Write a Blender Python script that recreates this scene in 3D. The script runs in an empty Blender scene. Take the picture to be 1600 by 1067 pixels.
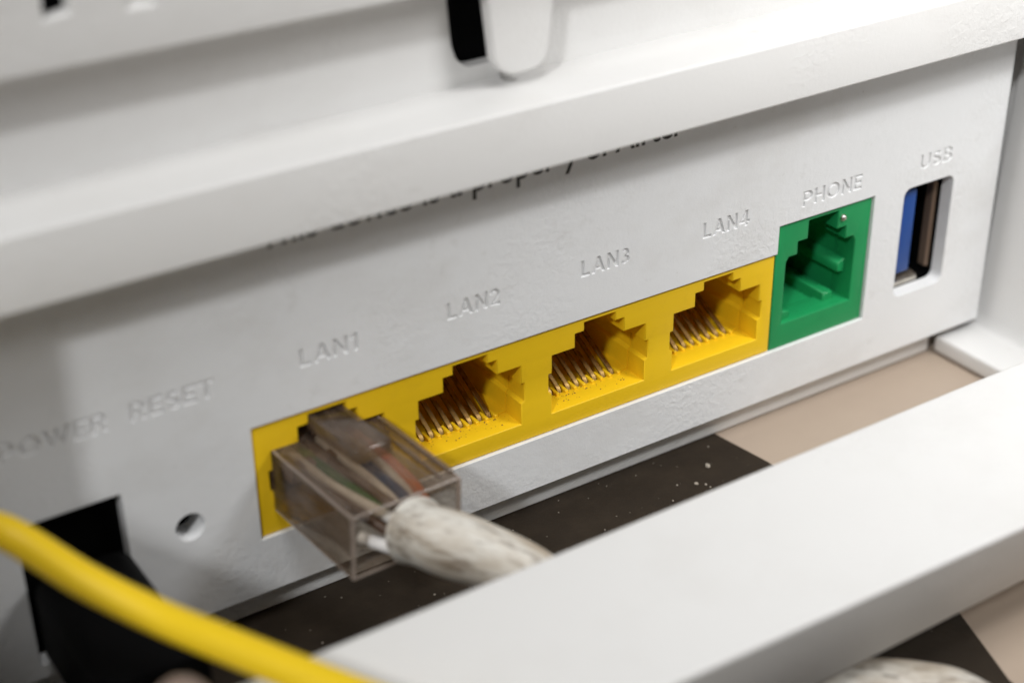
import bpy, bmesh, math, random
from mathutils import Vector, Matrix
random.seed(7)
MM = 0.001                     # all shapes below are written in millimetres
sc = bpy.context.scene
col = sc.collection

# ------------------------------------------------------------------ camera
cam_d = bpy.data.cameras.new('camera')
cam = bpy.data.objects.new('camera', cam_d); col.objects.link(cam); sc.camera = cam
right = Vector((0.83426081, -0.55128369, -0.00975654))
down = Vector((-0.27598978, -0.40220743, -0.87295981))
fwd = Vector((0.47732435, 0.73096886, -0.48769456))
m3 = Matrix((right, -down, -fwd)).transposed()
cam.matrix_world = Matrix.Translation(Vector((-61.8206, -103.7476, 80.2226)) * MM) @ m3.to_4x4()
cam_d.sensor_width = 36.0
cam_d.lens = 2525.0 / 1600.0 * 36.0
cam_d.clip_start = 0.002; cam_d.clip_end = 20.0
cam_d.dof.use_dof = True
cam_d.dof.focus_distance = 0.150
cam_d.dof.aperture_fstop = 20.0

# ------------------------------------------------------------------ light
w = bpy.data.worlds.new('World'); sc.world = w; w.use_nodes = True
bg = w.node_tree.nodes['Background']
bg.inputs[0].default_value = (1.0, 0.88, 0.77, 1); bg.inputs[1].default_value = 0.04

def area(name, loc, target, size, power, colr):
    l = bpy.data.lights.new(name, 'AREA'); l.shape = 'DISK'; l.size = size; l.energy = power; l.color = colr
    o = bpy.data.objects.new(name, l); col.objects.link(o)
    o.location = loc
    o.rotation_euler = (Vector(target) - Vector(loc)).to_track_quat('-Z', 'Y').to_euler()
    return o
def lamp(name, az, el, dist, size, power, colr):
    a, e = math.radians(az), math.radians(el)      # azimuth from the panel's normal (positive: from the right), elevation
    d = Vector((math.sin(a) * math.cos(e), -math.cos(a) * math.cos(e), math.sin(e)))
    return area(name, Vector((0.01, 0, 0.015)) + d * dist, (0.01, 0, 0.015), size, power, colr)
lamp('ceiling_lamp', -30, 67, 1.2, 0.4, 4.5, (1.0, 0.995, 0.985))
lamp('left_key_lamp', -50, 38, 1.2, 0.09, 5.1, (0.985, 0.995, 1.0))  # added key from the left, angled to cast the shadow edge there
near_fill = area('near_fill_lamp', (0.074, -0.078, 0.110), (0.050, 0, 0.012), 0.045, 0.052, (1.0, 0.995, 0.985))  # lamp added close by so the panel brightens towards the right
near_fill.data.spread = math.radians(120)

sc.view_settings.view_transform = 'Standard'; sc.view_settings.look = 'None'
sc.view_settings.exposure = 0.1; sc.view_settings.gamma = 1.0
sc.cycles.use_denoising = True
sc.cycles.max_bounces = 10; sc.cycles.transmission_bounces = 10; sc.cycles.transparent_max_bounces = 12

# ------------------------------------------------------------------ materials
def N(nt, t, **kw):
    n = nt.nodes.new(t)
    for k, v in kw.items(): setattr(n, k, v)
    return n
def mat(name, base, rough=0.5, metal=0.0, spec=0.5, bump=None, grime=None, trans=0.0, ior=1.46, sss=0.0, coat=0.0, rot=None, wrinkle=False):
    """bump: list of (scale per mm, strength, distance mm); grime: list of (scale per mm (x,y,z), lo, hi, colour, amount)"""
    m = bpy.data.materials.new(name); m.use_nodes = True
    nt = m.node_tree; L = nt.links
    b = nt.nodes['Principled BSDF']
    b.inputs['Base Color'].default_value = (*base, 1); b.inputs['Roughness'].default_value = rough
    b.inputs['Metallic'].default_value = metal; b.inputs['Specular IOR Level'].default_value = spec
    b.inputs['Transmission Weight'].default_value = trans; b.inputs['IOR'].default_value = ior
    b.inputs['Coat Weight'].default_value = coat
    if sss:
        b.inputs['Subsurface Weight'].default_value = sss
        b.inputs['Subsurface Radius'].default_value = (1.0, 0.8, 0.6); b.inputs['Subsurface Scale'].default_value = 0.0006
    tc = N(nt, 'ShaderNodeTexCoord')
    mp = N(nt, 'ShaderNodeMapping'); mp.inputs['Scale'].default_value = (1000, 1000, 1000)
    if rot: mp.inputs['Rotation'].default_value = rot
    L.new(tc.outputs['Object'], mp.inputs['Vector'])
    if grime:
        cur = None
        for (s, lo, hi, c, amt) in grime:
            sm = N(nt, 'ShaderNodeMapping'); sm.inputs['Scale'].default_value = s
            sm.inputs['Location'].default_value = (random.uniform(-50, 50),) * 3
            L.new(mp.outputs[0], sm.inputs['Vector'])
            no = N(nt, 'ShaderNodeTexNoise'); no.inputs['Scale'].default_value = 1.0
            no.inputs['Detail'].default_value = 7; no.inputs['Roughness'].default_value = 0.62
            L.new(sm.outputs[0], no.inputs['Vector'])
            r = N(nt, 'ShaderNodeMapRange'); r.inputs[1].default_value = lo; r.inputs[2].default_value = hi
            r.inputs[3].default_value = 0; r.inputs[4].default_value = amt
            L.new(no.outputs[0], r.inputs[0])
            mx = N(nt, 'ShaderNodeMix', data_type='RGBA')
            L.new(r.outputs[0], mx.inputs['Factor'])
            if cur is None: mx.inputs[6].default_value = (*base, 1)
            else: L.new(cur, mx.inputs[6])
            mx.inputs[7].default_value = (*c, 1)
            cur = mx.outputs[2]
        L.new(cur, b.inputs['Base Color'])
    if bump:
        prev = None
        for (s, st, d) in bump:
            no = N(nt, 'ShaderNodeTexNoise'); no.inputs['Scale'].default_value = s; no.inputs['Detail'].default_value = 4
            L.new(mp.outputs[0], no.inputs['Vector'])
            bp = N(nt, 'ShaderNodeBump'); bp.inputs['Strength'].default_value = st; bp.inputs['Distance'].default_value = d * MM
            L.new(no.outputs[0], bp.inputs['Height'])
            if prev: L.new(prev, bp.inputs['Normal'])
            prev = bp.outputs[0]
        if wrinkle:      # patches of orange-peel texture left by the mould
            a1 = N(nt, 'ShaderNodeTexNoise'); a1.inputs['Scale'].default_value = 0.055; a1.inputs['Detail'].default_value = 2
            a2 = N(nt, 'ShaderNodeTexNoise'); a2.inputs['Scale'].default_value = 1.7; a2.inputs['Detail'].default_value = 3; a2.inputs['Distortion'].default_value = 0.6
            L.new(mp.outputs[0], a1.inputs['Vector']); L.new(mp.outputs[0], a2.inputs['Vector'])
            rg = N(nt, 'ShaderNodeMapRange'); rg.inputs[1].default_value = 0.46; rg.inputs[2].default_value = 0.62; L.new(a1.outputs[0], rg.inputs[0])
            mu = N(nt, 'ShaderNodeMath', operation='MULTIPLY'); L.new(rg.outputs[0], mu.inputs[0]); L.new(a2.outputs[0], mu.inputs[1])
            bp = N(nt, 'ShaderNodeBump'); bp.inputs['Strength'].default_value = 0.55; bp.inputs['Distance'].default_value = 0.16 * MM
            L.new(mu.outputs[0], bp.inputs['Height']); L.new(prev, bp.inputs['Normal']); prev = bp.outputs[0]
        L.new(prev, b.inputs['Normal'])
    return m

WHITE = (0.74, 0.745, 0.75)
M = {}
M['white'] = mat('white_plastic', (0.755, 0.75, 0.74), 0.48, spec=0.4, bump=[(2.2, 0.2, 0.08), (7.0, 0.35, 0.03)], wrinkle=True,
                 grime=[((0.06, 0.06, 0.1), 0.50, 0.80, (0.60, 0.58, 0.55), 0.35), ((0.35, 0.35, 0.5), 0.66, 0.80, (0.46, 0.43, 0.40), 0.30), ((1.6, 1.6, 1.6), 0.70, 0.78, (0.36, 0.33, 0.30), 0.45)])
M['panel'] = mat('panel_plastic', WHITE, 0.5, spec=0.4, bump=[(1.1, 0.2, 0.14), (6.0, 0.5, 0.035)], wrinkle=True,
                 grime=[((0.09, 0.09, 0.13), 0.50, 0.80, (0.54, 0.52, 0.49), 0.38), ((0.4, 0.4, 0.4), 0.62, 0.80, (0.44, 0.42, 0.39), 0.30), ((1.3, 1.3, 1.3), 0.69, 0.78, (0.32, 0.29, 0.26), 0.55)])
M['letter'] = mat('letter_floor_plastic', (0.72, 0.72, 0.72), 0.5, bump=[(6, 0.3, 0.02)])
M['yellow'] = mat('yellow_plastic', (0.86, 0.55, 0.012), 0.42, spec=0.45, bump=[(4.0, 0.2, 0.03)],
                  grime=[((0.5, 0.5, 0.5), 0.55, 0.85, (0.62, 0.36, 0.02), 0.3), ((2.2, 2.2, 2.2), 0.70, 0.80, (0.25, 0.13, 0.03), 0.5)])
M['green'] = mat('green_plastic', (0.012, 0.27, 0.085), 0.42, spec=0.4, bump=[(4.0, 0.2, 0.03)],
                 grime=[((0.4, 0.4, 0.4), 0.5, 0.85, (0.01, 0.17, 0.06), 0.4)])
M['gold'] = mat('gold_contact', (0.33, 0.215, 0.08), 0.46, metal=1.0, grime=[((2.0, 2.0, 2.0), 0.4, 0.7, (0.16, 0.09, 0.03), 0.8)])
M['steel'] = mat('nickel_steel', (0.62, 0.58, 0.52), 0.3, metal=1.0, grime=[((1.0, 1.0, 1.0), 0.45, 0.75, (0.30, 0.26, 0.20), 0.7)])
M['copper'] = mat('bronze_spring', (0.24, 0.17, 0.125), 0.5, metal=0.6)
M['blue'] = mat('blue_plastic', (0.004, 0.052, 0.25), 0.4)
M['black'] = mat('black_plastic', (0.0015, 0.0015, 0.0016), 0.7, spec=0.06)
M['rubber'] = mat('black_rubber', (0.0015, 0.0015, 0.0017), 0.65, spec=0.08, bump=[(3, 0.2, 0.05)])
M['ink'] = mat('black_ink', (0.02, 0.018, 0.017), 0.6)
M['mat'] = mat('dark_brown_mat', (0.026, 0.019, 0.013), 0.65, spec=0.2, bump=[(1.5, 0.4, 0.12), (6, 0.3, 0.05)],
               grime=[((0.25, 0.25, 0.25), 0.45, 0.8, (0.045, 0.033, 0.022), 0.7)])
M['table'] = mat('beige_laminate', (0.41, 0.33, 0.262), 0.5, spec=0.35, bump=[(3, 0.15, 0.03)],
                 grime=[((0.12, 0.12, 0.12), 0.4, 0.8, (0.37, 0.295, 0.235), 0.6)])
M['cord'] = mat('yellow_cord', (0.86, 0.585, 0.010), 0.42, spec=0.4)
M['beige_cord'] = mat('beige_cord', (0.24, 0.175, 0.14), 0.5)
M['jacket'] = mat('dirty_white_jacket', (0.66, 0.635, 0.58), 0.5, bump=[(0.7, 0.3, 0.25), (5, 0.2, 0.03)], rot=(0, -0.35, 0.75),
                  grime=[((0.14, 0.40, 0.40), 0.38, 0.64, (0.38, 0.31, 0.23), 0.85), ((0.26, 1.3, 1.3), 0.50, 0.66, (0.17, 0.125, 0.085), 0.75), ((0.4, 2.2, 2.2), 0.61, 0.71, (0.09, 0.065, 0.045), 0.7)])
def wirem(n, c): M[n] = mat(n, c, 0.4)
wirem('wire_white', (0.80, 0.78, 0.76)); wirem('wire_green', (0.05, 0.16, 0.04)); wirem('wire_blue', (0.035, 0.08, 0.20))
wirem('wire_orange', (0.70, 0.17, 0.03)); wirem('wire_brown', (0.09, 0.05, 0.03))
M['dust'] = mat('pale_dust', (0.33, 0.29, 0.24), 0.8)
M['grit'] = mat('brown_grit', (0.22, 0.11, 0.03), 0.8)

def clear_plastic(name='smoky_clear_plastic', lo=0.06, hi=0.72, tint=(0.84, 0.78, 0.70, 1), film=(0.17, 0.125, 0.095, 1)):
    """thin walls of scuffed, smoky polycarbonate: tinted see-through, a clear-coat shine and a film of brown dirt"""
    m = bpy.data.materials.new(name); m.use_nodes = True
    nt = m.node_tree; L = nt.links; nt.nodes.remove(nt.nodes['Principled BSDF'])
    out = nt.nodes['Material Output']
    tr = N(nt, 'ShaderNodeBsdfTransparent'); tr.inputs[0].default_value = tint
    d = N(nt, 'ShaderNodeBsdfDiffuse'); d.inputs[0].default_value = film
    g = N(nt, 'ShaderNodeBsdfGlossy'); g.inputs['Roughness'].default_value = 0.18
    tc = N(nt, 'ShaderNodeTexCoord'); mp = N(nt, 'ShaderNodeMapping'); mp.inputs['Scale'].default_value = (1000, 300, 1000)
    L.new(tc.outputs['Object'], mp.inputs[0])
    no = N(nt, 'ShaderNodeTexNoise'); no.inputs['Scale'].default_value = 0.8; no.inputs['Detail'].default_value = 8; no.inputs['Roughness'].default_value = 0.68
    L.new(mp.outputs[0], no.inputs['Vector'])
    r = N(nt, 'ShaderNodeMapRange'); r.inputs[1].default_value = 0.36; r.inputs[2].default_value = 0.74; r.inputs[3].default_value = lo; r.inputs[4].default_value = hi
    L.new(no.outputs[0], r.inputs[0])
    bp = N(nt, 'ShaderNodeBump'); bp.inputs['Strength'].default_value = 0.3; bp.inputs['Distance'].default_value = 0.1 * MM
    L.new(no.outputs[0], bp.inputs['Height'])
    for n in (d, g): L.new(bp.outputs[0], n.inputs['Normal'])
    m1 = N(nt, 'ShaderNodeMixShader'); L.new(r.outputs[0], m1.inputs[0]); L.new(tr.outputs[0], m1.inputs[1]); L.new(d.outputs[0], m1.inputs[2])
    lw = N(nt, 'ShaderNodeLayerWeight'); L.new(bp.outputs[0], lw.inputs['Normal'])
    pw = N(nt, 'ShaderNodeMath', operation='POWER'); L.new(lw.outputs['Facing'], pw.inputs[0]); pw.inputs[1].default_value = 4.0
    fr = N(nt, 'ShaderNodeMath', operation='MULTIPLY_ADD'); L.new(pw.outputs[0], fr.inputs[0]); fr.inputs[1].default_value = 0.6; fr.inputs[2].default_value = 0.05
    m2 = N(nt, 'ShaderNodeMixShader'); L.new(fr.outputs[0], m2.inputs[0]); L.new(m1.outputs[0], m2.inputs[1]); L.new(g.outputs[0], m2.inputs[2])
    L.new(m2.outputs[0], out.inputs[0])
    return m
M['clear'] = clear_plastic()
M['clear_inner'] = clear_plastic('clear_inner_wall', 0.0, 0.10, (0.96, 0.94, 0.91, 1))
M['pale_highlight'] = clear_plastic('edge_highlight_plastic', 0.45, 0.85, (0.85, 0.80, 0.74, 1), (0.40, 0.33, 0.28, 1))  # paler film puts the plug's edge highlights into the colour

# ------------------------------------------------------------------ helpers
def link(name, me, m, parent=None):
    if m: me.materials.clear(); me.materials.append(M[m])
    o = bpy.data.objects.new(name, me); col.objects.link(o)
    if parent: o.parent = parent
    return o
def finish(bm, name, m, parent=None, smooth=True, ang=38):
    bmesh.ops.recalc_face_normals(bm, faces=bm.faces)
    bmesh.ops.scale(bm, vec=(MM, MM, MM), verts=bm.verts)
    me = bpy.data.meshes.new(name); bm.to_mesh(me); bm.free()
    if smooth:
        if not any(p.use_smooth for p in me.polygons):
            for p in me.polygons: p.use_smooth = True
        me.set_sharp_from_angle(angle=math.radians(ang))
    return link(name, me, m, parent)
def empty(name, label, cat, loc=(0, 0, 0)):
    o = bpy.data.objects.new(name, None); col.objects.link(o); o.location = Vector(loc) * MM
    o.empty_display_size = 0.01; o['label'] = label; o['category'] = cat
    return o
def prism(bm, prof, a0, a1, axis='x'):
    """profile extruded along an axis. axis x: prof=(y,z); y: prof=(x,z); z: prof=(x,y)"""
    def P(u, v, a): return {'x': (a, u, v), 'y': (u, a, v), 'z': (u, v, a)}[axis]
    A = [bm.verts.new(P(u, v, a0)) for u, v in prof]; B = [bm.verts.new(P(u, v, a1)) for u, v in prof]
    n = len(prof)
    bm.faces.new(A); bm.faces.new(B[::-1])
    for i in range(n): bm.faces.new((A[i], A[(i + 1) % n], B[(i + 1) % n], B[i]))
def bevel(bm, wdt, seg=3, ang=25):
    bmesh.ops.recalc_face_normals(bm, faces=bm.faces)
    ed = [e for e in bm.edges if len(e.link_faces) == 2 and e.calc_face_angle(0) > math.radians(ang)]
    for f in bm.faces: f.smooth = False
    res = bmesh.ops.bevel(bm, geom=ed, offset=wdt, segments=seg, profile=0.5, affect='EDGES', clamp_overlap=True)
    for f in res['faces']: f.smooth = True
def box(name, x0, x1, y0, y1, z0, z1, m, parent=None, bv=0.0, seg=2):
    bm = bmesh.new(); prism(bm, [(x0, z0), (x1, z0), (x1, z1), (x0, z1)], y0, y1, 'y')
    if bv: bevel(bm, bv, seg)
    return finish(bm, name, m, parent)
def rrect(x0, x1, z0, z1, r, n=6):
    pts = []
    for cx, cz, a in ((x1 - r, z1 - r, 0), (x0 + r, z1 - r, 90), (x0 + r, z0 + r, 180), (x1 - r, z0 + r, 270)):
        for i in range(n + 1):
            t = math.radians(a + 90 * i / n); pts.append((cx + r * math.cos(t), cz + r * math.sin(t)))
    return pts
def circle(cx, cz, r, n=40): return [(cx + r * math.cos(2 * math.pi * i / n), cz + r * math.sin(2 * math.pi * i / n)) for i in range(n)]
def text_curve(body, size=1.0):
    """outline splines of a word, as a list of point loops scaled so that 1 unit = cap height, starting at x = 0"""
    c = bpy.data.curves.new('word', 'FONT'); c.body = body; c.size = 10; c.resolution_u = 4
    o = bpy.data.objects.new('word', c); col.objects.link(o); bpy.context.view_layer.update()
    dg = bpy.context.evaluated_depsgraph_get()
    cv = o.to_curve(dg)
    loops = []
    for s in cv.splines:
        bp = s.bezier_points; n = len(bp); pts = []
        if s.type == 'BEZIER':
            for i in range(n):
                p0, p1 = bp[i], bp[(i + 1) % n]
                a, b, c1, d = p0.co, p0.handle_right, p1.handle_left, p1.co
                straight = ((b - a).length < 1e-5 or (d - a).normalized().dot((b - a).normalized()) > 0.9999) and ((c1 - d).length < 1e-5 or (a - d).normalized().dot((c1 - d).normalized()) > 0.9999)
                k = 1 if straight else 4
                for j in range(k):
                    t = j / k
                    q = a * (1 - t) ** 3 + b * 3 * t * (1 - t) ** 2 + c1 * 3 * t * t * (1 - t) + d * t ** 3
                    pts.append((q.x, q.y))
        else: pts = [(q.co.x, q.co.y) for q in s.points]
        loops.append(pts)
    o.to_curve_clear(); bpy.data.objects.remove(o)
    return loops
def embolden(loop, e):
    n = len(loop); out = []
    for i in range(n):
        a, b, c = Vector(loop[i - 1]), Vector(loop[i]), Vector(loop[(i + 1) % n])
        d1 = (b - a); d2 = (c - b)
        if d1.length < 1e-6 or d2.length < 1e-6: out.append(tuple(b)); continue
        d1.normalize(); d2.normalize()
        n1 = Vector((-d1.y, d1.x)); n2 = Vector((-d2.y, d2.x)); m = n1 + n2
        if m.length < 0.3: m = n1
        else: m = m / max(0.35, m.length_squared / 2)
        out.append((b.x + m.x * e, b.y + m.y * e))
    return out
def crosses(l):
    n = len(l)
    def o(a, b, c): return (b[0] - a[0]) * (c[1] - a[1]) - (b[1] - a[1]) * (c[0] - a[0])
    for i in range(n):
        a, b = l[i], l[(i + 1) % n]
        for j in range(i + 2, n):
            if i == 0 and j == n - 1: continue
            c, d = l[j], l[(j + 1) % n]
            if o(a, b, c) * o(a, b, d) < 0 and o(c, d, a) * o(c, d, b) < 0: return True
    return False
def safe_bold(l, e):
    l = [p for i, p in enumerate(l) if math.dist(p, l[i - 1]) > 0.012]
    for f in (1, 0.7, 0.4):
        q = embolden(l, e * f)
        if not crosses(q): return q
    return l
def fit_word(body, x0, x1, z0, cap, bold=0.0):
    lo = text_curve(body); xs = [p[0] for l in lo for p in l]
    ref = max(p[1] for l in text_curve('H') for p in l)
    sx = (x1 - x0) / (max(xs) - min(xs)); mn = min(xs); sz = cap / ref
    res = [[(x0 + (p[0] - mn) * sx, z0 + p[1] * sz) for p in l] for l in lo]
    if bold:
        big = max(res, key=lambda l: max(p[0] for p in l) - min(p[0] for p in l) + max(p[1] for p in l) - min(p[1] for p in l))
        ar = sum(big[i - 1][0] * big[i][1] - big[i][0] * big[i - 1][1] for i in range(len(big)))
        e = bold if ar < 0 else -bold
        res = [safe_bold(l, e) for l in res]
    return res
def plate(name, loops, y0, y1, m, parent=None, bv=0.0, seg=2):
    """flat plate in the x-z plane with holes (even-odd), from y0 (front) to y1 (back)"""
    c = bpy.data.curves.new(name, 'CURVE'); c.dimensions = '2D'; c.fill_mode = 'BOTH'
    for l in loops:
        s = c.splines.new('POLY'); s.points.add(len(l) - 1); s.use_cyclic_u = True
        for q, p in zip(s.points, l): q.co = (p[0], p[1], 0, 1)
    c.extrude = (y1 - y0) / 2 - bv; c.bevel_depth = bv; c.bevel_resolution = seg; c.offset = -bv
    o = bpy.data.objects.new('tmp', c); col.objects.link(o); bpy.context.view_layer.update()
    dg = bpy.context.evaluated_depsgraph_get()
    me = bpy.data.meshes.new_from_object(o.evaluated_get(dg)); bpy.data.objects.remove(o); bpy.data.curves.remove(c)
    yc = (y0 + y1) / 2
    me.transform(Matrix.Scale(MM, 4) @ Matrix.Translation((0, yc, 0)) @ Matrix.Rotation(math.pi / 2, 4, 'X'))
    bm = bmesh.new(); bm.from_mesh(me); bmesh.ops.remove_doubles(bm, verts=bm.verts, dist=1e-7); bm.to_mesh(me); bm.free()
    for p in me.polygons: p.use_smooth = abs(p.normal.y) < 0.995
    me.set_sharp_from_angle(angle=math.radians(38))
    me.name = name
    return link(name, me, m, parent)
from mathutils.geometry import delaunay_2d_cdt
def inside(p, l):
    c = False
    for i in range(len(l)):
        (x1, y1), (x2, y2) = l[i - 1], l[i]
        if (y1 > p[1]) != (y2 > p[1]) and p[0] < (x2 - x1) * (p[1] - y1) / (y2 - y1) + x1: c = not c
    return c
def cut_plate(name, loops, y0, y1, m, parent, ch):
    """plate like plate(), for many small cut-outs: front cap by constrained triangulation, each edge chamfered by ch"""
    loops = [[p for i, p in enumerate(l) if math.dist(p, l[i - 1]) > 0.008] for l in loops]
    bm = bmesh.new(); tops = []
    for k, l in enumerate(loops):
        depth = sum(inside(l[0], q) for j, q in enumerate(loops) if j != k)
        ar = sum(l[i - 1][0] * l[i][1] - l[i][0] * l[i - 1][1] for i in range(len(l)))
        e = ch * (1 if ar > 0 else -1) * (1 if depth % 2 == 0 else -1)
        t = safe_bold(l, e) if len(l) > 2 else l
        if len(t) != len(l): t = embolden(l, e)
        tops.append(t)
        A = [bm.verts.new((p[0], y0, p[1])) for p in t]; B = [bm.verts.new((p[0], y0 + ch, p[1])) for p in l]; Cc = [bm.verts.new((p[0], y1, p[1])) for p in l]
        n = len(l)
        for i in range(n):
            for a, b in ((A, B), (B, Cc)):
                f = bm.faces.new((a[i], a[(i + 1) % n], b[(i + 1) % n], b[i])); f.smooth = False
    vs = []; es = []; fs = []
    for t in tops:
        o = len(vs); vs += [Vector(p) for p in t]; n = len(t)
        fs.append(list(range(o, o + n)))
    ov, oe, of, *_ = delaunay_2d_cdt(vs, [], fs, 2, 1e-6)
    V = [bm.verts.new((p.x, y0, p.y)) for p in ov]
    for f in of:
        q = bm.faces.new([V[i] for i in f]); q.smooth = False
    bmesh.ops.remove_doubles(bm, verts=bm.verts, dist=1e-5)
    return finish(bm, name, m, parent, smooth=False)
def catmull(pts, k=10):
    P = [Vector(p) for p in pts]; P = [2 * P[0] - P[1]] + P + [2 * P[-1] - P[-2]]; out = []
    for i in range(1, len(P) - 2):
        a, b, c, d = P[i - 1:i + 3]
        for j in range(k):
            t = j / k
            out.append(0.5 * ((2 * b) + (c - a) * t + (2 * a - 5 * b + 4 * c - d) * t * t + (3 * b - a - 3 * c + d) * t ** 3))
    out.append(P[-2]); return out
def tube(name, pts, r, m, parent=None, seg=16, k=10, rf=None, caps=True):
    path = catmull(pts, k); bm = bmesh.new(); rings = []
    t0 = (path[1] - path[0]).normalized(); u = t0.orthogonal().normalized()
    for i, p in enumerate(path):
        t = (path[min(i + 1, len(path) - 1)] - path[max(i - 1, 0)]).normalized()
        u = (u - t * u.dot(t)).normalized(); v = t.cross(u)
        f = i / (len(path) - 1); rr = r * (rf(f) if rf else 1)
        rings.append([bm.verts.new(p + (u * math.cos(2 * math.pi * j / seg) + v * math.sin(2 * math.pi * j / seg)) * rr) for j in range(seg)])
    for a, b in zip(rings, rings[1:]):
        for j in range(seg): bm.faces.new((a[j], a[(j + 1) % seg], b[(j + 1) % seg], b[j]))
    if caps: bm.faces.new(rings[0][::-1]); bm.faces.new(rings[-1])
    return finish(bm, name, m, parent, ang=60)

# ------------------------------------------------------------------ setting: table top and dark mat
TZ = -9.2
bm = bmesh.new(); prism(bm, [(-600, -500), (700, -500), (700, 500), (-600, 500)], TZ - 20, TZ, 'z')
t = finish(bm, 'tabletop', 'table'); t['kind'] = 'structure'; t['label'] = 'beige tabletop under the white router'
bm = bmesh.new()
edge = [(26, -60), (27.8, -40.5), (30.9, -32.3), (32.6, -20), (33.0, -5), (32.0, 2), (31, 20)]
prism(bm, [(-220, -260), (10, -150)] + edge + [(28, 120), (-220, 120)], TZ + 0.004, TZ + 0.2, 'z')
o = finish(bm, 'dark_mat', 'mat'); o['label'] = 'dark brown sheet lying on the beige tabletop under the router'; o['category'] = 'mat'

# ------------------------------------------------------------------ router
R = empty('router', 'white plastic router seen from behind, row of ports in a recessed panel', 'router', (0, 0, TZ))
R['label'] = 'white plastic router with a recessed panel of yellow, green and blue ports'
R.location = (0, 0, 0)
words = {'POWER': (-39.2, -30.6, 14.9), 'RESET': (-28.9, -21.9, 14.95), 'LAN1': (-14.5, -9.1, 15.05), 'LAN2': (-0.6, 4.8, 15.1),
         'LAN3': (13.3, 18.8, 15.15), 'LAN4': (27.2, 32.9, 15.15), 'PHONE': (39.5, 47.4, 15.2), 'USB': (55.4, 60.1, 15.2)}
outline = [(-51.6, -5.52), (67.56, -5.52), (67.56, 29.6), (-51.6, 29.6)]
sockets = [(-19.25, -0.07), (49.46, -0.07), (49.46, 13.84), (36.84, 13.84), (36.84, 10.88), (-19.25, 10.88)]
usb_hole = rrect(53.66, 60.75, 1.15, 13.43, 0.9)
rst = circle(-25.3, 3.7, 1.25)
pwr = rrect(-38.9, -30.5, -4.2, 8.95, 0.3, 3)
def arc(cx, cy, rx, ry, a0, a1, n=8): return [(cx + rx * math.cos(math.radians(a0 + (a1 - a0) * i / n)), cy + ry * math.sin(math.radians(a0 + (a1 - a0) * i / n))) for i in range(n + 1)]
def stroke(pts, t):
    L_, R_ = [], []
    for i, p in enumerate(pts):
        a = Vector(pts[max(i - 1, 0)]); b = Vector(p); c = Vector(pts[min(i + 1, len(pts) - 1)])
        d1 = (b - a).normalized() if i else (c - b).normalized(); d2 = (c - b).normalized() if i < len(pts) - 1 else d1
        n = Vector((-d1.y - d2.y, d1.x + d2.x)); n = n / max(0.7, n.length_squared / 2) * t / 2
        L_.append((b.x + n.x, b.y + n.y)); R_.append((b.x - n.x, b.y - n.y))
    return L_ + R_[::-1]
t_ = 0.17
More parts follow.
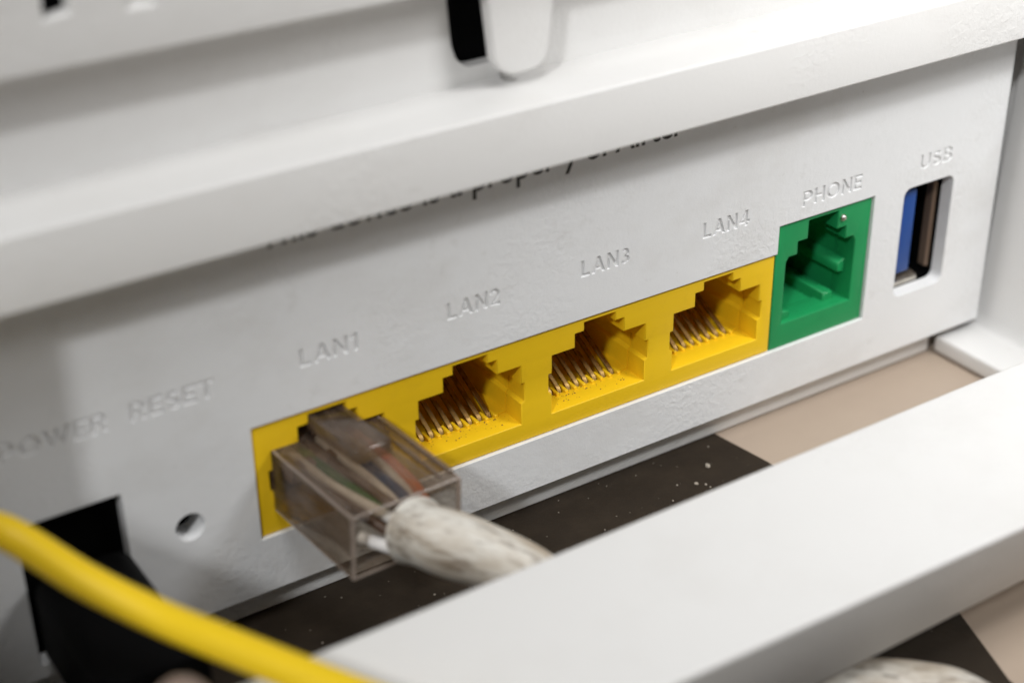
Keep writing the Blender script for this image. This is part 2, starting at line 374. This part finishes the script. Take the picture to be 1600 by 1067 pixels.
GL = {  # block capitals, cap height 1: (advance width, outlines)
 'L': (.60, [[(0, 0), (.60, 0), (.60, .16), (.18, .16), (.18, 1), (0, 1)]]),
 'A': (.90, [[(0, 0), (.19, 0), (.275, .22), (.625, .22), (.71, 0), (.90, 0), (.54, 1), (.36, 1)], [(.325, .37), (.575, .37), (.45, .76)]]),
 'N': (.80, [[(0, 0), (.17, 0), (.17, .70), (.62, 0), (.80, 0), (.80, 1), (.63, 1), (.63, .30), (.18, 1), (0, 1)]]),
 '1': (.40, [[(.20, 0), (.38, 0), (.38, 1), (.24, 1), (0, .86), (0, .68), (.20, .79)]]),
 '2': (.66, [stroke(arc(.31, .68, .235, .235, 170, -30, 9) + [(.12, .085), (.64, .085)], t_)]),
 '3': (.66, [stroke(arc(.28, .73, .22, .19, 150, -80, 8) + arc(.29, .29, .25, .21, 80, -150, 8), t_)]),
 '4': (.78, [[(.46, 0), (.64, 0), (.64, .20), (.78, .20), (.78, .35), (.64, .35), (.64, 1), (.44, 1), (0, .34), (0, .20), (.46, .20)], [(.19, .35), (.46, .35), (.46, .74)]]),
 'P': (.74, [[(0, 0), (.18, 0), (.18, .36)] + arc(.42, .68, .32, .32, -90, 90) + [(0, 1)], [(.18, .52)] + arc(.42, .68, .16, .16, -90, 90) + [(.18, .84)]]),
 'R': (.78, [[(0, 0), (.18, 0), (.18, .36), (.34, .36), (.56, 0), (.78, 0), (.54, .38)] + arc(.42, .68, .32, .32, -60, 90) + [(0, 1)], [(.18, .52)] + arc(.42, .68, .16, .16, -90, 90) + [(.18, .84)]]),
 'B': (.74, [[(0, 0)] + arc(.44, .28, .29, .28, -90, 55) + arc(.41, .74, .27, .26, -45, 90) + [(0, 1)], [(.18, .16)] + arc(.43, .29, .12, .13, -90, 90, 6) + [(.18, .42)], [(.18, .59)] + arc(.40, .715, .11, .125, -90, 90, 6) + [(.18, .84)]]),
 'H': (.80, [[(0, 0), (.18, 0), (.18, .42), (.62, .42), (.62, 0), (.80, 0), (.80, 1), (.62, 1), (.62, .58), (.18, .58), (.18, 1), (0, 1)]]),
 'O': (1.0, [arc(.5, .5, .5, .51, 0, 345, 23), arc(.5, .5, .33, .34, 0, 345, 23)]),
 'E': (.64, [[(0, 0), (.64, 0), (.64, .16), (.18, .16), (.18, .42), (.57, .42), (.57, .58), (.18, .58), (.18, .84), (.63, .84), (.63, 1), (0, 1)]]),
 'W': (1.18, [stroke([(.07, 1), (.33, .08), (.59, .95), (.85, .08), (1.11, 1)], .165)]),
 'S': (.68, [stroke(arc(.33, .73, .23, .185, 30, 250, 9) + arc(.35, .285, .25, .2, 75, -150, 9), t_)]),
 'T': (.74, [[(.28, 0), (.46, 0), (.46, .84), (.74, .84), (.74, 1), (0, 1), (0, .84), (.28, .84)]]),
 'U': (.76, [stroke([(.085, 1), (.085, .4)] + arc(.38, .38, .295, .295, 190, 350, 10) + [(.675, .4), (.675, 1)], t_)])}
def word(body, x0, x1, z0, cap):
    adv = sum(GL[c][0] for c in body) + .17 * (len(body) - 1); k = (x1 - x0) / adv; out = []; x = 0
    for c in body:
        out += [[(x0 + (x + p[0]) * k, z0 + p[1] * cap) for p in l] for l in GL[c][1]]; x += GL[c][0] + .17
    return out
wl = {k: word(k, v[0] + 0.05, v[1] - 0.05, v[2], 1.55) for k, v in words.items()}
holes = [sockets, usb_hole, rst, pwr]
front = cut_plate('rear_panel', [outline] + holes + [l for v in wl.values() for l in v], 0.0, 0.20, 'panel', R, 0.05)
grow = lambda l, e: l
plate('panel_backing', [[(-51.5, -5.4), (67.4, -5.4), (67.4, 29.5), (-51.5, 29.5)]] + holes, 0.202, 1.5, 'panel', front)
for k, l in wl.items():
    q = plate('engraved_label', l, 0.17, 0.198, 'letter', front); q['label'] = 'engraved word ' + k
# printed line half hidden by the ledge
pt = fit_word('This device is a property of Airtel', -17.0, 23.6, 26.25, 2.1, 0.05)
cut_plate('printed_text', pt, -0.012, -0.004, 'ink', front, 0.001)['label'] = 'black printed sentence half hidden under the ledge'
# lower chassis, recessed below the panel
bm = bmesh.new(); prism(bm, [(2.0, -5.3), (2.0, -8.98), (60, -8.98), (60, -5.3)], -51, 62.6, 'x'); bevel(bm, 0.3, 2)
finish(bm, 'lower_chassis', 'white', R)
# floor of the case behind the panel (closes the view past the sockets)
box('inner_case', -51, 66, 16, 18, -5.2, 31, 'black', R)
# ledge
bm = bmesh.new()
prism(bm, [(-5.0, 29.0), (-5.03, 34.68), (3.4, 34.62), (3.4, 33.4), (4.4, 33.4), (4.4, 30.4), (1.7, 30.4), (1.7, 29.62), (-0.3, 29.62), (-0.3, 29.0)], -58, 78, 'x'); bevel(bm, 0.26, 4)
ledge = finish(bm, 'ledge', 'white', R)
# wall above the ledge with the clip slot
WY = 2.2
slot = [(1.1, 60), (1.6, 42.0), (1.95, 38.2)] + [(2.1 + 1.9 * (1 - math.cos(math.radians(a))), 37.95 - 1.9 * math.sin(math.radians(a))) for a in range(10, 91, 16)] + [(8.0, 36.05), (8.3, 36.3), (8.6, 60)]
plate('upper_wall', [[(-58, 34.2), (78, 34.2), (78, 62), (-58, 62)], slot], WY, WY + 1.4, 'white', R, bv=0.12, seg=2)
bm = bmesh.new(); prism(bm, [(0, 35.4), (11, 35.4), (11, 61), (0, 61)], WY + 1.45, WY + 8, 'y'); finish(bm, 'slot_shade', 'black', R)  # black block stands in for the shade inside the slot
# clip that hangs in front of the slot
cl = [(3.0, 62), (3.35, 42.4), (3.85, 38.0)] + [(3.85 + 2.4 * (1 - math.cos(math.radians(a))), 37.8 - 2.0 * math.sin(math.radians(a))) for a in range(8, 91, 12)] + \
     [(9.2 - 1.9 * (1 - math.sin(math.radians(a))), 37.55 - 1.7 * math.cos(math.radians(a))) for a in range(0, 91, 15)] + [(9.75, 42.4), (10.2, 62)]
plate('mounting_clip', [cl], -1.0, 0.3, 'white', R, bv=0.32, seg=4)
# upper casing overhanging the wall
v1 = [(-31.5, 47.7), (-29.7, 47.9), (-29.9, 56), (-31.05, 56)]
v2 = [(-25.8, 47.4), (-23.9, 47.4), (-23.85, 56), (-25.65, 56)]
uc = plate('upper_casing', [[(-58, 44.2), (78, 44.2), (78, 63), (-58, 63)], v1, v2], -2.5, -0.9, 'white', R, bv=0.3, seg=3)
box('casing_floor', -58, 78, -1.1, WY, 44.35, 46.0, 'white', uc)
box('vent_slot', -33, -28.5, -0.88, -0.2, 46.05, 58, 'black', uc)
box('blind_slot', -27.5, -23, -1.9, -0.8, 46.1, 58, 'white', uc)
# side skirts with foot flange
def skirt(s, xw, top):
    bm = bmesh.new()
    prism(bm, [(xw, -6.9), (xw + s * 0.5, -5.5), (xw + s * 2.2, top), (xw + s * 5, top), (xw + s * 5, -8.97), (xw - s * 5.6, -8.97), (xw - s * 5.6, -6.95)], -41.5, 1.7, 'y')
    prism(bm, [(xw + s * 2.4, -8.9), (xw + s * 4.9, -8.9), (xw + s * 4.9, top - 0.2), (xw + s * 2.4, top - 0.2)], 1.6, 40, 'y')
    bevel(bm, 0.35, 3)
    return finish(bm, 'side_skirt', 'white', R)
skirt(1, 68.6, 32); skirt(-1, -51.8, 32)  # left skirt is unseen, set close in to shade the panel
bm = bmesh.new(); prism(bm, [(-10.5, -8.9), (-10.5, 40), (-5.3, 40), (-5.3, 28.95), (1.9, 28.95), (1.9, -8.9)], -51.0, -44.6, 'x'); bevel(bm, 0.3, 2)
finish(bm, 'shade_wall', 'white', R)  # unseen wall added to shade the left end of the panel
# front bar of the base frame
bm = bmesh.new(); rows = []
for i in range(25):
    x = -56 + i * 129 / 24
    yn = -41.58 - 0.03 * min(max(x, -15), 30)
    rows.append([bm.verts.new(p) for p in [(x, -25.2, 9.0), (x, yn, 9.0), (x, -38.3, -1.5), (x, -26.0, -1.5)]])
for a, b in zip(rows, rows[1:]):
    for j in range(4): bm.faces.new((a[j], a[(j + 1) % 4], b[(j + 1) % 4], b[j]))
bm.faces.new(rows[0]); bm.faces.new(rows[-1][::-1])
bevel(bm, 0.45, 4, 40)
finish(bm, 'base_bar', 'white', R)

# ------------------------------------------------------------------ LAN socket block
def port_profile(cx, floor):
    h = [(5.32, floor), (5.32, 3.95), (5.67, 4.2), (5.67, 6.1), (5.3, 6.1), (5.3, 7.95), (2.77, 7.95), (2.77, 9.39), (1.755, 9.39), (1.755, 10.27)]
    return [(cx + a, z) for a, z in h] + [(cx - a, z) for a, z in reversed(h)]
def port_profile_deep(cx):
    h = [(4.1, 0.5), (4.1, 1.95), (5.32, 1.95), (5.32, 3.95), (5.67, 4.2), (5.67, 6.1), (5.3, 6.1), (5.3, 7.95), (2.77, 7.95), (2.77, 9.39), (1.755, 9.39), (1.755, 10.27)]
    return [(cx + a, z) for a, z in h] + [(cx - a, z) for a, z in reversed(h)]
centres = [-12.25 + 14 * i for i in range(4)]
blk = [(-19.18, 0.0), (36.74, 0.0), (36.77, 0.1), (36.77, 10.5), (36.5, 10.81), (-19.18, 10.81)]
lan = plate('lan_socket', [blk] + [port_profile(c, 1.85) for c in centres], 0.30, 3.0, 'yellow', R, bv=0.12, seg=2)
lan['label'] = 'yellow block of four network ports'
plate('socket_shell', [[(-19.1, 0.05), (36.7, 0.05), (36.7, 10.75), (-19.1, 10.75)]] + [port_profile_deep(c) for c in centres], 3.002, 12.0, 'yellow', lan)
box('socket_back', -19.0, 36.6, 12.02, 13, 0.1, 10.7, 'yellow', lan)
contact_me = None
for c in centres:
    for i in range(8):
        x = c - 3.57 + 1.02 * i
        if contact_me is None:
            bm = bmesh.new(); path = [(3.0, 1.3), (3.25, 2.0), (3.6, 2.25), (5.7, 3.35), (7.6, 4.3), (9.6, 5.4), (11.9, 6.2)]
            hw, th = 0.23, 0.13; rr = []
            for k, (y, z) in enumerate(path):
                y2, z2 = path[min(k + 1, len(path) - 1)]; y1, z1 = path[max(k - 1, 0)]
                d = Vector((y2 - y1, z2 - z1)).normalized(); n = Vector((-d.y, d.x)) * th
                rr.append([bm.verts.new(q) for q in [(-hw, y + n.x, z + n.y), (hw, y + n.x, z + n.y), (hw, y - n.x, z - n.y), (-hw, y - n.x, z - n.y)]])
            for a, b in zip(rr, rr[1:]):
                for j in range(4): bm.faces.new((a[j], a[(j + 1) % 4], b[(j + 1) % 4], b[j]))
            bm.faces.new(rr[0]); bm.faces.new(rr[-1][::-1]); bevel(bm, 0.05, 1, 50)
            o = finish(bm, 'contact', 'gold', lan); contact_me = o.data
        else: o = link('contact', contact_me, None, lan)
        o.location = (x * MM, 0, 0)
# dividers between contacts at the floor edge
for c in centres[1:]:
    for i in range(9):
        x = c - 4.08 + 1.02 * i
        box('comb_tooth', x - 0.17, x + 0.17, 2.55, 3.9, 1.7, 2.15, 'yellow', lan, 0.05, 1)

# ------------------------------------------------------------------ PHONE socket
def gp(floor):
    h = [(4.62, floor), (4.62, 3.6), (4.62, 9.4), (4.3, 9.95), (3.2, 9.95), (3.2, 11.33), (1.95, 11.33), (1.95, 13.28)]
    cx = 42.95
    return [(cx + a, z) for a, z in h] + [(cx - a, z) for a, z in reversed(h)]
gblk = [(36.9, -0.03), (49.39, -0.03), (49.39, 13.77), (36.9, 13.77)]
gr = plate('phone_socket', [gblk, gp(2.6)], 0.32, 3.0, 'green', R, bv=0.12, seg=2); gr['label'] = 'green phone port'
plate('socket_shell', [[(36.95, 0.02), (49.3, 0.02), (49.3, 13.7), (36.95, 13.7)], gp(2.35)], 3.002, 11, 'green', gr)
box('socket_back', 37, 49.2, 11.02, 12, 0.1, 13.6, 'green', gr)
bm = bmesh.new(); prism(bm, [(47.5, 5.4), (46.5, 5.6), (46.5, 6.6), (47.6, 7.0)], 1.4, 10.9, 'y'); bevel(bm, 0.1, 1); finish(bm, 'guide_rail', 'green', gr)
bm = bmesh.new(); prism(bm, [(45.0, 2.2), (46.6, 2.2), (46.4, 3.5), (45.2, 3.5)], 1.6, 10.9, 'y'); bevel(bm, 0.12, 1); finish(bm, 'guide_rail', 'green', gr)
bm = bmesh.new(); prism(bm, [(38.4, 2.2), (39.9, 2.2), (39.9, 3.4), (38.4, 3.7)], 0.9, 10.9, 'y'); bevel(bm, 0.12, 1); finish(bm, 'guide_rail', 'green', gr)
bm = bmesh.new(); bmesh.ops.create_icosphere(bm, subdivisions=3, radius=0.36, matrix=Matrix.Translation((45.5, 0.28, 12.45))); finish(bm, 'metal_pin', 'steel', gr)

# ------------------------------------------------------------------ USB socket
us = plate('usb_socket', [rrect(53.0, 61.4, 0.5, 14.1, 0.8), rrect(53.75, 60.66, 1.3, 13.3, 0.7)], 1.52, 12, 'black', R)
us['label'] = 'USB port with a blue tongue'
box('socket_back', 53.2, 61.2, 12.02, 12.6, 0.7, 13.9, 'black', us)
box('tongue', 54.4, 56.9, 1.25, 11.9, 3.0, 12.35, 'blue', us, 0.15, 2)
bm = bmesh.new(); prism(bm, [(60.6, 1.9), (60.25, 2.1), (60.25, 3.0), (60.6, 3.2)], 2.2, 12.0, 'z'); finish(bm, 'shell_spring', 'copper', us)
bm = bmesh.new(); prism(bm, [(1.55, 1.32), (1.55, 1.75), (2.2, 2.1), (6, 2.6), (6, 1.32)], 54.2, 58.6, 'x'); finish(bm, 'shell_spring', 'steel', us)
for i in range(4): box('contact', 56.91, 57.05, 2.6, 9, 4.2 + i * 2.1, 4.9 + i * 2.1, 'gold', us)

# ------------------------------------------------------------------ reset and power sockets
box('reset_button', -26.9, -23.7, 2.6, 4, 2.1, 5.3, 'black', R)
plate('reset_bore', [circle(-25.3, 3.7, 1.9), circle(-25.3, 3.7, 1.26)], 1.52, 2.5, 'panel', R)
plate('power_socket', [rrect(-40, -29.4, -5.0, 10, 0.3, 2), circle(-34.6, 0.6, 3.2)], 1.52, 9, 'black', R)

# ------------------------------------------------------------------ ethernet cable with clear plug
E_ = empty('ethernet_cable', 'dirty white network cable with a clear plug in the first yellow port', 'cable', (-12.5, 0, 4.9))
E_.rotation_euler = (0, math.radians(2.5), math.radians(4.0))
def L3(x, y, z): return (x, y, z)      # local: origin at the plug axis, port mouth at y = 0
bm = bmesh.new()
def rect(hx, z0, z1, y): return [bm.verts.new(q) for q in [(-hx, y, z0), (hx, y, z0), (hx, y, z1), (-hx, y, z1)]]
r1 = rect(5.15, -2.85, 2.95, 8.5); r2 = rect(5.15, -2.95, 3.0, -11.6); r3 = rect(4.45, -1.9, 1.7, -11.0); r4 = rect(4.3, -1.7, 1.6, 3.0)
bm.faces.new(r1)
for a, b in ((r1, r2), (r2, r3), (r3, r4)):
    for j in range(4): bm.faces.new((a[j], a[(j + 1) % 4], b[(j + 1) % 4], b[j]))
bm.faces.new(r4[::-1]); bevel(bm, 0.28, 2, 30)
plug = finish(bm, 'plug_body', 'clear', E_); plug.data.materials.append(M['clear_inner'])
for p in plug.data.polygons:      # walls of the wire cavity
    c = p.center / MM
    if abs(c.x) < 4.9 and -2.0 < c.z < 1.8 and c.y < 3.2: p.material_index = 1
def highlight_bar(a, b, rr): return tube('edge_highlight', [a, ((a[0] + b[0]) / 2, (a[1] + b[1]) / 2, (a[2] + b[2]) / 2), b], rr, 'pale_highlight', plug, 8, 2)  # bars along the thick edges, highlights put into their pale colour
highlight_bar((-5.03, 0.5, 2.86), (-5.03, -11.5, 2.86), 0.16); highlight_bar((5.03, 0.5, 2.86), (5.03, -11.5, 2.86), 0.12)
highlight_bar((-5.03, -11.5, 2.86), (5.03, -11.5, 2.86), 0.13); highlight_bar((-5.03, -11.5, 2.86), (-5.03, -11.5, -2.8), 0.2)
highlight_bar((5.03, -11.5, 2.86), (5.03, -11.5, -2.8), 0.2); highlight_bar((-5.03, 0.5, -2.8), (-5.03, -11.5, -2.8), 0.12); highlight_bar((-5.03, -11.5, -2.8), (5.03, -11.5, -2.8), 0.14)
plug['label'] = 'smoky clear plastic plug'
for x0, x1, z1 in ((3.5, 3.85, 3.3), (4.55, 5.1, 3.35), (-5.1, -4.55, 3.35)):
    bm = bmesh.new(); prism(bm, [(x0, 2.95), (x1, 2.95), (x1, z1), (x0, z1)], -10.8, -0.5, 'y'); bevel(bm, 0.1, 1); finish(bm, 'rib', 'clear', plug)
bm = bmesh.new()
prism(bm, [(8.0, 3.02), (8.0, 3.9), (3, 5.0), (-6.6, 5.35), (-6.9, 5.0), (-6.9, 4.0), (-3.5, 3.75), (3, 3.6), (6, 3.02)], -1.65, 1.75, 'x'); bevel(bm, 0.18, 2)
finish(bm, 'latch', 'clear', plug)
bm = bmesh.new(); prism(bm, [(-4.3, 0.1), (4.3, 0.1), (4.3, 1.4), (-4.3, 1.4)], -1.0, 0.4, 'y'); bevel(bm, 0.1, 1); finish(bm, 'rim_reflection', 'beige_cord', plug)  # coloured strip stands in for the port rim's reflection in the plug
seq = ['wire_brown', 'wire_white', 'wire_green', 'wire_brown', 'wire_white', 'wire_blue', 'wire_white', 'wire_orange']
for i, nme in enumerate(seq):
    x = -3.57 + 1.02 * i; xe = 0.7 + (i - 3.5) * 0.5; ze = (0.5 if i % 2 else -0.5)
    tube('wire', [(x, 2.8, 0.95), (x, -1, 1.05), (x * 0.95 + xe * 0.05, -4, 1.1), (x * .6 + xe * .4, -8, 0.95 + ze * .3), (xe, -11.5, 0.2 + ze), (xe + .3, -14.2, 0.2 + ze)], 0.47, nme, plug, 10, 6)
tube('wire', [(-2.8, -9.0, -1.1), (-1.4, -11.8, -1.2), (0.4, -15.6, -1.0)], 0.55, 'wire_white', plug, 12, 6)
jp = [(0.9, -12.1, 0.25), (1.6, -14.3, 0.4), (6.2, -18.3, -1.9), (10.6, -22.6, -6.6), (16.5, -28.0, -10.4), (24.5, -35.0, -11.45), (30.4, -39.0, -11.45), (32.8, -43.8, -11.45), (33.6, -52, -11.45), (33, -80, -11.45), (26, -130, -11.45)]
rot = E_.rotation_euler.to_matrix().transposed()
jl = [tuple(rot @ Vector(p)) for p in jp]
tube('jacket', jl, 2.6, 'jacket', E_, 28, 12, rf=lambda f: 1 + 0.03 * math.sin(f * 60) + (0.05 if f < 0.03 else 0))

# ------------------------------------------------------------------ yellow patch cord in front
Y = [(-78, -12, 31), (-62, -12.5, 27), (-52, -12.7, 22.4), (-46, -12.5, 19.0), (-42.3, -11.02, 16.85), (-38.64, -16.38, 14.46), (-35.63, -20.66, 13.05), (-33.25, -24.56, 12.59), (-31.52, -27.32, 12.25), (-29.83, -29.98, 11.92), (-28.15, -32.63, 11.65), (-25.76, -36.47, 11.35), (-22.5, -41.5, 11.0), (-19, -48, 7), (-14, -64, -5), (-8, -90, -7.6), (0, -130, -7.6)]
o = tube('patch_cord', Y, 1.22, 'cord', None, 24, 12); o['label'] = 'thin yellow patch cord crossing the lower left foreground'; o['category'] = 'cable'

# ------------------------------------------------------------------ black power plug
P_ = empty('power_cable', 'black power plug pushed into the router below the yellow patch cord', 'cable', (-34.6, 0, 0.6))
bm = bmesh.new()
prof = rrect(-4.0, 4.0, -4.4, 4.0, 1.6, 6)
prism(bm, prof, -16, -0.6, 'y'); bevel(bm, 0.4, 2, 40); finish(bm, 'plug_body', 'rubber', P_)
bm = bmesh.new(); prism(bm, circle(0, 0, 2.9, 24), -0.6, 6, 'y'); finish(bm, 'barrel', 'black', P_)
tube('strain_relief', [(0, -15.8, 0), (0.3, -20, -0.4), (1.0, -25, -2)], 2.6, 'rubber', P_, 18, 8, rf=lambda f: 1.15 - 0.4 * f + (0.12 if int(f * 12) % 2 else 0))
tube('cord', [(1.0, -24.5, -1.8), (2.5, -31, -6.0), (3, -42, -7.6), (4, -70, -7.6), (8, -130, -7.6)], 1.9, 'rubber', P_, 16, 8)

# ------------------------------------------------------------------ other cords
o = tube('beige_cord', [(-41.5, -31, -7.6), (-41.2, -30.6, 0), (-40.0, -30.2, 10), (-37.9, -30.0, 14.2), (-36.2, -30.6, 10), (-35.4, -31.2, 0), (-35, -33.5, -6.5), (-34.5, -40, -7.6), (-30, -70, -7.6)], 1.3, 'beige_cord', None, 16, 8)
o['label'] = 'thin beige cord arching up at the bottom edge below the yellow patch cord'; o['category'] = 'cable'

# ------------------------------------------------------------------ dust and crumbs
def crumbs(name, m, items, label):
    bm = bmesh.new()
    for (x, y, z, r) in items:
        b2 = bmesh.new(); bmesh.ops.create_icosphere(b2, subdivisions=1, radius=r)
        for v in b2.verts: v.co = Vector((v.co.x * random.uniform(.6, 1.3), v.co.y * random.uniform(.6, 1.3), v.co.z * random.uniform(.4, .9))) + Vector((x, y, z))
        me = bpy.data.meshes.new('t'); b2.to_mesh(me); b2.free(); bm.from_mesh(me); bpy.data.meshes.remove(me)
    o = finish(bm, name, m, None, smooth=False); o['kind'] = 'stuff'; o['label'] = label; return o
it = [(random.uniform(-25, 32), random.uniform(-34, 1.5), TZ + 0.24, random.choice([.03, .04, .05, .06, .08, .11])) for _ in range(320)]
it += [(8.5, -6.5, TZ + .3, .28), (8.9, -7.6, TZ + .28, .16), (27.5, -2.2, TZ + .3, .3), (24.6, -4.0, TZ + .3, .24), (25.3, -4.6, TZ + .27, .14)]
crumbs('dust', 'dust', it, 'pale crumbs of dust scattered over the dark brown sheet')
it = []
for c in centres[1:3]:
    for _ in range(45): it.append((c + random.uniform(-4.6, 4.8), random.triangular(0.9, 3.0, 2.6), 1.88, random.choice([.03, .04, .05, .08])))
crumbs('grit', 'grit', it, 'brown grit caught on the floors of the yellow ports')
